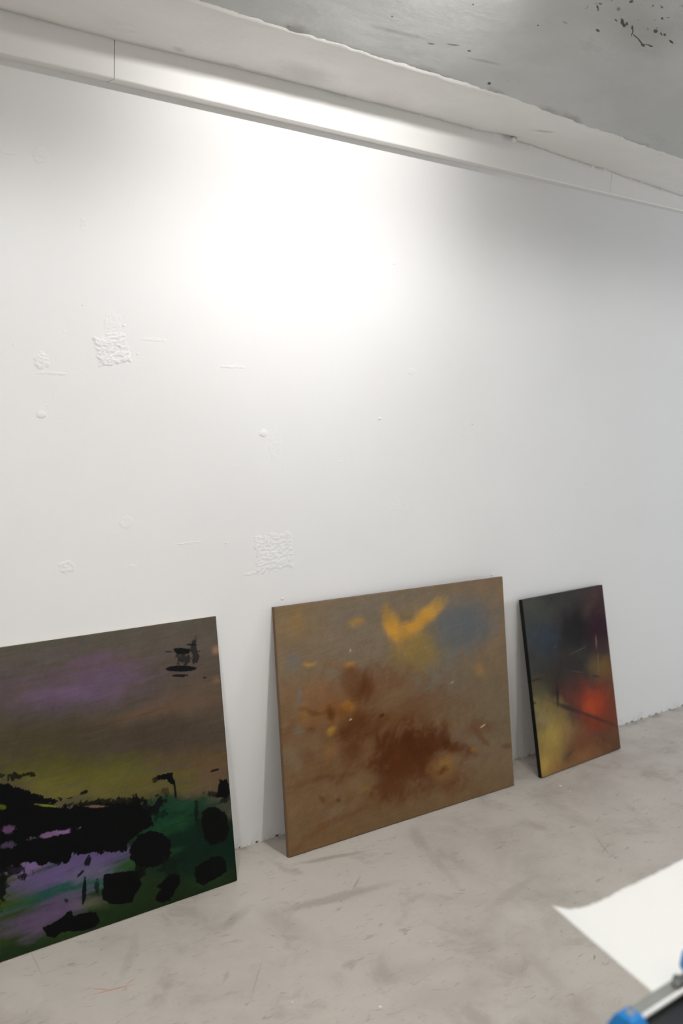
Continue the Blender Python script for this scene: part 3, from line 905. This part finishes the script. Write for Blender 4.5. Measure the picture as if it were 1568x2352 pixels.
BLOBS2 = [
    (750, 330, 800, 290, -8, 0.6, 0.8, '6c6051', 'd', 0.8), (180, 360, 160, 180, 0, 0.9, 0.7, '735f41', 'd', 1.0),
    (420, 470, 300, 90, -6, 0.8, 0.5, '6a5c4c', 'd', 1.0), (1320, 300, 160, 280, 0, 0.7, 0.7, '6f5e4a', 'd', 0.6),
    (640, 260, 200, 60, -10, 0.8, 0.5, '655c52', 'd', 1.0),
    (1170, 340, 190, 135, -12, 0.6, 0.9, '55585a', 'd', 0.7), (1130, 420, 120, 70, -20, 0.9, 0.7, '545759', 'd', 0.8),
    (1010, 600, 170, 190, 20, 0.8, 0.7, '605c54', 'd', 0.8), (1080, 740, 120, 70, 30, 0.8, 0.6, '63594c', 'd', 0.8),
    (900, 490, 130, 130, 0, 0.7, 0.9, '766237', 'd', 0.8), (860, 300, 140, 70, -10, 0.9, 0.5, '75623e', 'd', 0.8),
    (765, 350, 95, 42, 72, 0.7, 1.0, 'a57a33', 'd', 0.6), (770, 385, 45, 32, 40, 0.6, 1.0, 'b08034', 'd', 0.6),
    (735, 280, 60, 26, 75, 0.9, 0.7, '8a6b38', 'd', 0.8), (930, 315, 135, 42, -38, 0.7, 1.0, 'a17835', 'd', 0.7),
    (860, 360, 60, 30, -40, 0.7, 0.9, 'ab7d33', 'd', 0.6), (985, 275, 60, 34, -38, 0.7, 0.8, 'ad8138', 'd', 0.6),
    (1030, 225, 50, 30, -45, 0.9, 0.6, '8a6f3f', 'd', 0.8), (870, 440, 80, 50, -20, 0.9, 0.5, '84693a', 'd', 0.8),
    (555, 330, 42, 22, -6, 0.8, 0.9, '937038', 'd', 0.8), (275, 568, 32, 14, 0, 0.7, 0.95, 'a6762f', 'd', 0.8),
    (512, 575, 26, 24, 0, 0.7, 1.0, 'a9782f', 'd', 0.8), (440, 575, 90, 10, -2, 0.9, 0.5, '84653a', 'd', 0.8),
    (1268, 600, 30, 32, 0, 0.8, 0.9, '8f6c37', 'd', 0.8), (185, 550, 45, 44, 0, 0.9, 0.9, '5e5d58', 'd', 0.8),
    (300, 610, 160, 26, 0, 0.9, 0.6, '6b5f4c', 'd', 0.8), (205, 320, 30, 60, 10, 0.9, 0.6, '80663a', 'd', 0.8),
    (1330, 820, 180, 260, 0, 0.8, 0.8, '655845', 'd', 0.8), (750, 1470, 900, 140, -14, 0.7, 0.9, '634d33', 'd', 0.7),
    (240, 1300, 200, 260, 0, 0.8, 0.6, '664d33', 'd', 0.8),
    (650, 1000, 500, 330, -6, 0.6, 0.85, '614329', 'd', 0.9), (640, 690, 200, 90, -16, 0.8, 0.8, '62452e', 'd', 1.0),
    (900, 830, 180, 80, -12, 0.6, 0.7, '5f442d', 'd', 0.7), (330, 740, 160, 80, 0, 0.8, 0.7, '73543a', 'd', 1.0),
    (780, 760, 140, 40, -22, 0.8, 0.7, '6a543c', 'd', 0.8), (1080, 800, 130, 60, -8, 0.8, 0.5, '64503a', 'd', 0.8),
    (205, 755, 18, 46, 0, 0.8, 0.8, '635f58', 'd', 0.8), (232, 950, 26, 46, 10, 0.9, 0.8, '645e53', 'd', 0.8),
    (180, 1120, 70, 60, 0, 0.9, 0.7, '6a5d47', 'd', 0.8), (330, 1060, 100, 60, 20, 0.9, 0.5, '6b5740', 'd', 1.0),
    (250, 860, 30, 60, 0, 0.9, 0.7, '7f5f33', 'd', 0.8), (320, 880, 110, 60, -10, 0.9, 0.6, '6d4c2d', 'd', 1.2),
    (460, 840, 110, 60, 0, 0.9, 0.7, '714a24', 'd', 1.0), (505, 822, 30, 22, 20, 0.7, 0.9, '936328', 'd', 0.8),
    (402, 950, 32, 20, -55, 0.7, 0.95, '9a7230', 'd', 0.8), (395, 1080, 26, 60, 20, 0.9, 0.6, '7a5428', 'd', 0.8),
    (600, 690, 34, 78, 8, 0.7, 0.95, '48260f', 'd', 0.7), (580, 740, 60, 50, 0, 0.9, 0.7, '502f17', 'd', 0.9),
    (520, 650, 80, 60, 30, 0.9, 0.6, '573720', 'd', 1.0), (395, 850, 22, 28, 0, 0.6, 0.9, '42240d', 'd', 0.7),
    (300, 832, 80, 12, 6, 0.8, 0.6, '55371f', 'd', 0.8), (560, 930, 110, 80, -20, 0.8, 0.85, '4d2c14', 'd', 1.0),
    (500, 980, 60, 40, 0, 0.9, 0.7, '4a2a13', 'd', 1.0), (535, 1070, 50, 95, 8, 0.8, 0.85, '4f2f17', 'd', 1.0),
    (690, 930, 90, 24, -48, 0.8, 0.8, '553419', 'd', 1.0), (760, 900, 130, 30, -20, 0.9, 0.6, '5a3a20', 'd', 1.0),
    (290, 945, 16, 16, 0, 0.8, 0.7, '4e2f18', 'd', 0.8), (260, 1120, 40, 30, -40, 0.9, 0.6, '553720', 'd', 1.0),
    (870, 1080, 190, 140, -10, 0.6, 1.0, '48250f', 'd', 0.9), (760, 1190, 120, 130, 0, 0.7, 0.95, '4a2812', 'd', 0.9),
    (1000, 1020, 70, 90, 20, 0.8, 0.8, '4a2812', 'd', 1.0), (860, 985, 36, 44, 0, 0.7, 0.9, '45240e', 'd', 1.2),
    (905, 955, 14, 30, -10, 0.7, 0.8, '45240e', 'd', 1.0), (940, 1170, 110, 60, 0, 0.8, 0.8, '4c2a13', 'd', 0.9),
    (720, 1290, 90, 60, -30, 0.9, 0.7, '512f18', 'd', 1.0), (960, 1270, 190, 60, -8, 0.9, 0.7, '573620', 'd', 1.0),
    (1120, 1060, 95, 38, 14, 0.8, 0.85, '4e2d16', 'd', 0.9), (1205, 1060, 24, 22, -30, 0.7, 0.8, '49290f', 'd', 0.8),
    (1068, 1035, 18, 22, 0, 0.7, 0.8, '45250f', 'd', 0.8), (1120, 1240, 34, 80, 14, 0.8, 0.7, '5a3a22', 'd', 0.9),
    (1190, 985, 70, 26, 8, 0.9, 0.8, '695846', 'd', 0.8), (1270, 940, 110, 34, -14, 0.9, 0.6, '5c3d28', 'd', 1.0),
    (1290, 1000, 44, 16, 40, 0.8, 0.7, '54341d', 'd', 0.8), (1430, 1040, 20, 14, 20, 0.8, 0.8, '54331c', 'd', 0.6),
    (1230, 1060, 20, 14, -20, 0.8, 0.8, '84602f', 'd', 0.8),
    (1055, 1170, 66, 70, 0, 0.6, 0.9, '735431', 'd', 0.6), (1078, 1145, 36, 40, 0, 0.8, 0.7, '7d5f36', 'd', 0.8),
    (1052, 1190, 32, 20, -30, 0.6, 0.95, '46280f', 'd', 0.7), (1010, 1200, 20, 60, 10, 0.9, 0.6, '654528', 'd', 0.8),
    (342, 1352, 24, 15, 20, 0.7, 0.85, '4c2d16', 'd', 0.8), (438, 1352, 18, 12, 0, 0.7, 0.85, '4c2d16', 'd', 0.8),
    (445, 1245, 26, 16, -50, 0.8, 0.7, '50301a', 'd', 0.8), (390, 1230, 150, 14, -12, 0.9, 0.5, '573922', 'd', 1.0),
    (600, 1300, 40, 18, 0, 0.8, 0.7, '7c612f', 'd', 0.8), (580, 1250, 90, 40, -20, 0.9, 0.6, '6d573c', 'd', 0.8),
    (440, 1440, 50, 34, 0, 0.9, 0.6, '665744', 'd', 0.8), (330, 1540, 130, 16, -40, 0.9, 0.6, '5a3820', 'd', 1.0),
    (540, 1440, 120, 14, -20, 0.9, 0.5, '593a23', 'd', 1.0), (350, 1580, 100, 50, -20, 0.9, 0.5, '6a4e30', 'd', 0.9),
    (1285, 930, 18, 4, -35, 0.5, 0.9, 'b59480', None, 0), (518, 892, 9, 4, -30, 0.5, 0.9, 'b59480', None, 0),
    (517, 490, 5, 9, 0, 0.5, 0.9, 'a58a74', None, 0), (1108, 676, 12, 4, -35, 0.5, 0.7, '9a8670', None, 0),
    (700, 868, 16, 8, -45, 0.5, 0.9, '42230d', None, 0),
]
BLOBS3 = [
    (330, 380, 170, 170, 0, 0.9, 0.9, '3b3c38', 's', 0.8), (250, 320, 80, 70, 0, 0.9, 0.7, '43433a', 's', 0.8),
    (560, 330, 160, 120, 0, 0.9, 0.7, '333334', 's', 0.8), (440, 300, 70, 50, 0, 0.9, 0.6, '2a2a29', 's', 0.8),
    (300, 600, 110, 200, 0, 0.9, 0.8, '33383b', 's', 0.6), (420, 640, 120, 130, 0, 0.9, 0.9, '2b323a', 's', 0.6),
    (400, 690, 50, 60, 0, 0.9, 0.35, '2b323a', 's', 0.6),
    (660, 520, 150, 170, 10, 0.8, 1.0, '1e1c1c', 's', 0.8), (620, 660, 90, 70, -20, 0.9, 0.8, '1f1e1f', 's', 0.6),
    (850, 300, 120, 150, 0, 0.9, 0.9, '3b2d2d', 's', 0.8), (860, 520, 90, 190, -6, 0.8, 0.95, '2b1a22', 's', 0.6),
    (800, 560, 60, 90, 0, 0.9, 0.6, '26171f', 's', 0.6), (780, 330, 30, 100, 30, 0.9, 0.4, '443630', 's', 0.8),
    (620, 860, 190, 140, 0, 0.9, 0.8, '292625', 's', 0.6), (300, 830, 80, 120, 0, 0.9, 0.7, '31332f', 's', 0.6),
    (860, 780, 50, 150, -6, 0.9, 0.5, '3d2a26', 's', 0.6),
    (890, 870, 110, 100, 0, 0.8, 0.95, '5c482c', 's', 0.8), (800, 880, 60, 60, -30, 0.9, 0.7, '56462e', 's', 0.8),
    (960, 1100, 80, 280, -4, 0.9, 0.8, '553d28', 's', 0.6), (840, 990, 60, 60, 0, 0.9, 0.6, '4f3b28', 's', 0.8),
    (330, 1080, 120, 110, 0, 0.9, 0.9, '4a4330', 's', 0.8), (400, 1000, 110, 60, -20, 0.9, 0.6, '2f2c25', 's', 0.8),
    (490, 1060, 60, 160, 0, 0.8, 0.85, '282622', 's', 0.5), (560, 1180, 90, 60, 20, 0.9, 0.8, '2b2728', 's', 0.5),
    (660, 1130, 150, 130, 0, 0.9, 0.85, '4c2b24', 's', 0.7), (640, 1010, 100, 70, 0, 0.9, 0.6, '3a2926', 's', 0.7),
    (850, 1220, 170, 190, 0, 0.8, 0.95, '6c3022', 's', 0.6), (800, 1190, 90, 90, 0, 0.8, 0.9, '84351f', 's', 0.6),
    (770, 1230, 50, 60, 0, 0.9, 0.7, '8f3d22', 's', 0.6), (800, 1390, 150, 110, 0, 0.9, 0.85, '68301f', 's', 0.7),
    (960, 1260, 60, 130, 0, 0.9, 0.6, '5b3324', 's', 0.6),
    (400, 1250, 110, 90, 30, 0.9, 0.8, '5b5236', 's', 0.8), (500, 1270, 100, 70, 35, 0.9, 0.7, '56452f', 's', 0.8),
    (440, 1460, 150, 190, 0, 0.8, 0.95, '7c6a39', 's', 0.7), (470, 1500, 80, 120, 0, 0.9, 0.7, '88733c', 's', 0.7),
    (410, 1680, 150, 130, 0, 0.8, 0.9, '846c39', 's', 0.7), (380, 1740, 60, 70, 0, 0.9, 0.8, '967d3d', 's', 0.6),
    (360, 1320, 60, 60, 0, 0.9, 0.6, '77694a', 's', 0.7), (290, 1200, 30, 50, 0, 0.8, 0.5, '6c6440', 's', 0.7),
    (620, 1420, 90, 90, 30, 0.9, 0.8, '6a4f34', 's', 0.7), (560, 1420, 60, 120, -20, 0.9, 0.5, '77603a', 's', 0.7),
    (840, 1560, 240, 120, -10, 0.8, 0.9, '5b3a28', 's', 0.7), (700, 1560, 110, 120, 0, 0.9, 0.7, '643f29', 's', 0.7),
    (640, 1690, 220, 70, -20, 0.9, 0.85, '704f32', 's', 0.7), (950, 1480, 90, 90, 0, 0.9, 0.6, '583d29', 's', 0.7),
    (880, 1480, 90, 14, 24, 0.8, 0.4, '4a3024', 's', 0.8),
    (750, 1285, 275, 15, 20.5, 0.7, 0.75, '372825', None, 0), (550, 1215, 70, 20, 22, 0.8, 0.7, '2b2526', None, 0),
    (488, 1110, 11, 90, -2, 0.6, 0.85, '1f1e21', None, 0), (310, 978, 45, 9, -18, 0.6, 0.8, '22211f', 'f', 0.6),
    (820, 950, 30, 7, 12, 0.6, 0.8, '2b231f', 'f', 0.6), (820, 655, 7, 50, -4, 0.6, 0.7, '67574a', 'f', 0.8),
    (838, 840, 5, 90, -2, 0.6, 0.6, '6a543c', 'f', 0.8), (660, 730, 75, 3.5, -26, 0.6, 0.6, '4a514b', 'f', 0.8),
    (470, 695, 16, 3, -40, 0.6, 0.6, '4b4f4c', None, 0), (595, 1620, 60, 10, -48, 0.7, 0.7, '4b3524', 'f', 0.8),
    (850, 380, 50, 4, -35, 0.7, 0.5, '4a2c30', None, 0), (790, 250, 40, 3, 50, 0.7, 0.4, '4c4240', None, 0),
    (660, 912, 60, 4, 8, 0.7, 0.5, '4a4743', 'f', 0.8), (290, 1180, 14, 10, 30, 0.6, 0.8, '28261f', 'f', 0.6),
]
SIDE1 = plain('primed_canvas', lin('d9cfc2'), 0.8, 0.2, grain=0.05, scale=200)
SIDE2 = plain('brown_canvas_side', lin('7a5f4c'), 0.75, 0.2, grain=0.1, scale=80)
SIDE3 = plain('black_canvas_side', lin('0d0d0e'), 0.6, 0.3, grain=0.1, scale=80)
make_painting('abstract_painting', 'violet, olive and green painting with torn black shapes, cut off at the left edge',
              POSE1, T1, '51483d', BLOBS1, (2.703, 0, 1380), 0.05, 0.0017, 0.75, SIDE1, 'violet_green_black_paint', 0.78)
make_painting('abstract_painting', 'wide brown painting with ochre strokes and a grey blue patch, standing between two others',
              POSE2, T2, '6b5841', BLOBS2, (2.529, 600, 1300), 0.1, 0.0017, 0.8, SIDE2, 'brown_ochre_paint', 0.98)
make_painting('abstract_painting', 'small upright dark painting with a red glow, yellow corner and black edges',
              POSE3, T3, '34302c', BLOBS3, (3.751, 1150, 1300), 0.9, 0.0018, 0.75, SIDE3, 'dark_red_yellow_paint', 1.15)

# ------------------------------------------------------------------ work table, paper trimmer and paper at the lower right
MAT_TABLE = plain('grey_laminate', lin('8f8d89'), 0.5, 0.4, grain=0.04)
MAT_STEEL = plain('grey_table_steel', lin('6d6e70'), 0.4, 0.5, 0.6, grain=0.04)
MAT_BLUE = plain('blue_plastic', (0.0, 0.17, 0.48), 0.45, 0.5, grain=0.04)
MAT_BLACK = plain('black_plastic', (0.012, 0.013, 0.015), 0.45, 0.5, grain=0.1)
MAT_CHROME = plain('polished_rail', lin('f3f2ee'), 0.3, 0.5, 0.15, grain=0.02)
MAT_SCREW = plain('zinc_screw', lin('b9bbb6'), 0.35, 0.5, 0.8, grain=0.05)
mm = NT('grey_clear_strip', 0.25, 0.5)
mm.bsdf.inputs['Alpha'].default_value = 0.8
MAT_STRIP = mm.color(mm.mix(mm.noise(mm.co, 40, 2), lin('8d8e89'), lin('989993')))
ZP = 0.78
TX0, TX1 = 0.955, 1.62

table = empty('work_table', (1.5, -2.3, 0))
tag(table, 'grey work table carrying the paper trimmer in the lower right corner', 'table')


def local(o, p):
    return tuple(a - b for a, b in zip(p, o.location))


bm = bmesh.new()
box(bm, local(table, (0.98, -2.75, 0.722)), local(table, (2.1, -1.9, 0.747)))
mesh_obj('table_top', bm, MAT_TABLE, table, bevel=0.003)
for lx in (1.02, 2.06):
    for ly in (-2.71, -1.95):
        bm = bmesh.new()
        box(bm, local(table, (lx - 0.02, ly - 0.02, 0.0)), local(table, (lx + 0.02, ly + 0.02, 0.722)))
        mesh_obj('leg', bm, MAT_STEEL, table, bevel=0.003)

trimmer = empty('paper_trimmer', (1.25, -1.9, 0.747))
tag(trimmer, 'paper trimmer with blue end block, shiny guide rail and black cutting head', 'paper trimmer')
bm = bmesh.new()
box(bm, local(trimmer, (0.985, -2.3, 0.747)), local(trimmer, (1.6, -1.885, 0.775)))
mesh_obj('base_board', bm, MAT_BLACK, trimmer, bevel=0.002)
bm = bmesh.new()
box(bm, local(trimmer, (0.985, -1.893, 0.7812)), local(trimmer, (1.6, -1.874, 0.7832)))
mesh_obj('pressing_strip', bm, MAT_STRIP, trimmer, bevel=0.0006)
bm = bmesh.new()
tube(bm, local(trimmer, (0.96, -1.9, 0.7885)), local(trimmer, (1.61, -1.9, 0.7885)), 0.0030, n=24)
mesh_obj('guide_rail', bm, MAT_CHROME, trimmer, smooth=True)


def end_block(x, flip):
    bm = bmesh.new()
    pts = [(-1.922, 0.747), (-1.876, 0.747), (-1.876, 0.780), (-1.886, 0.800), (-1.892, 0.805), (-1.910, 0.805), (-1.922, 0.793)]
    pts = [(p[0] - trimmer.location.y, p[1] - trimmer.location.z) for p in pts]
    x0, x1 = (x - 0.018, x + 0.006) if not flip else (x - 0.006, x + 0.018)
    prism(bm, pts, 0, x0 - trimmer.location.x, x1 - trimmer.location.x)
    b = mesh_obj('end_block', bm, MAT_BLUE, trimmer, smooth=True, bevel=0.003, seg=3)
    bm = bmesh.new()
    tube(bm, local(trimmer, (x - 0.005, -1.900, 0.8045)), local(trimmer, (x - 0.005, -1.900, 0.8065)), 0.0055, 0.0045)
    mesh_obj('screw', bm, MAT_SCREW, b, smooth=True)


end_block(0.964, False)
end_block(1.6, True)

# cutting head riding on the rail, at the frame's right edge
bm = bmesh.new()
pts = [(-1.955, 0.78), (-1.882, 0.78), (-1.878, 0.785), (-1.884, 0.792), (-1.905, 0.800), (-1.94, 0.80), (-1.955, 0.795)]
prism(bm, [(p[0] - trimmer.location.y, p[1] - trimmer.location.z) for p in pts], 0, 1.085 - trimmer.location.x, 1.155 - trimmer.location.x)
head = mesh_obj('cutting_head', bm, MAT_BLACK, trimmer, smooth=True, bevel=0.003, seg=3)
bm = bmesh.new()
box(bm, local(trimmer, (1.078, -1.897, 0.779)), local(trimmer, (1.086, -1.880, 0.797)))
mesh_obj('bracket', bm, MAT_STEEL, head, bevel=0.002)
bm = bmesh.new()
tube(bm, local(trimmer, (1.0765, -1.888, 0.790)), local(trimmer, (1.079, -1.888, 0.790)), 0.0045, n=20)
mesh_obj('screw', bm, MAT_SCREW, head, smooth=True)
bm = bmesh.new()
tube(bm, local(trimmer, (1.1115, -1.89, 0.798)), local(trimmer, (1.1115, -1.89, 0.818)), 0.0185, 0.0165, 28)
mesh_obj('head_cap', bm, MAT_BLUE, head, smooth=True, bevel=0.002)

# sheet of paper pressed under the strip; its far corner curls up
MAT_PAPER = plain('white_paper', lin('e5e3de'), 0.75, 0.2, grain=0.01, scale=30)
bm = bmesh.new()
PX0, PX1, PY0, PY1 = 1.049, 1.47, -1.888, -1.700
NU, NV = 160, 36
cx, cy = (PX0 + PX1) / 2, (PY0 + PY1) / 2
gv = []
for i in range(NU + 1):
    row = []
    u = (i / NU) ** 1.4
    x = PX0 + (PX1 - PX0) * u
    for j in range(NV + 1):
        v = j / NV
        top = PY1 + 0.0016 * fbm(x * 40, 3.3) + 0.0022 * fbm(x * 120, 7.3)
        y = PY0 + (top - PY0) * v
        vv = max(0.0, (y - (-1.874)) / (PY1 + 1.874))
        curl = 0.038 * vv * max(0.0, 1 - (x - PX0) / 0.125) ** 2.2
        row.append(bm.verts.new((x - cx + 0.002 * vv * 0, y - cy - 0.16 * curl, 0.0004 + curl + 0.0025 * vv * vv)))
    gv.append(row)
for i in range(NU):
    for j in range(NV):
        bm.faces.new((gv[i][j], gv[i + 1][j], gv[i + 1][j + 1], gv[i][j + 1]))
paper = mesh_obj('paper_sheet', bm, MAT_PAPER, smooth=True)
paper.location = (cx, cy, ZP)
sol = paper.modifiers.new('thickness', 'SOLIDIFY')
sol.thickness = 0.0004
sol.offset = 0
tag(paper, 'white paper sheet with a rough curled edge sticking out of the paper trimmer', 'paper')

# ------------------------------------------------------------------ paint flakes lying on the floor
MAT_FLAKE = plain('paint_flake', lin('e4e0da'), 0.8, 0.2, grain=0.03)
FLAKES = [(1286, 1805, 3.4, 'white paint flake on the floor below the small dark painting'),
          (1309, 1817, 2.2, 'tiny white speck on the floor right of a larger flake, below the small dark painting'),
          (873, 2313, 5.0, 'pale paint flake on the floor near the bottom of the picture'),
          (671, 2302, 2.6, 'tiny white paint speck on the floor, left of the pale flake'),
          (988, 2162, 2.2, 'tiny pale grit on the bare middle of the floor')]
for i, (px, py, s, lab) in enumerate(FLAKES):
    p = on_plane(px, py, (0, 0, 0.0005), (0, 0, 1))
    rad = s * np.dot(p - CAM, _f) / F_PX
    bm = bmesh.new()
    n = 9
    ring = [(math.cos(2 * math.pi * k / n) * rad * random.uniform(0.7, 1.25),
             math.sin(2 * math.pi * k / n) * rad * random.uniform(0.7, 1.25)) for k in range(n)]
    prism(bm, ring, 2, 0.0, rad * 0.35)
    o = mesh_obj('paint_flake', bm, MAT_FLAKE, bevel=rad * 0.08, seg=1)
    o.location = (p[0], p[1], 0.0002)
    tag(o, lab, 'paint flake', 'paint flakes on the floor')
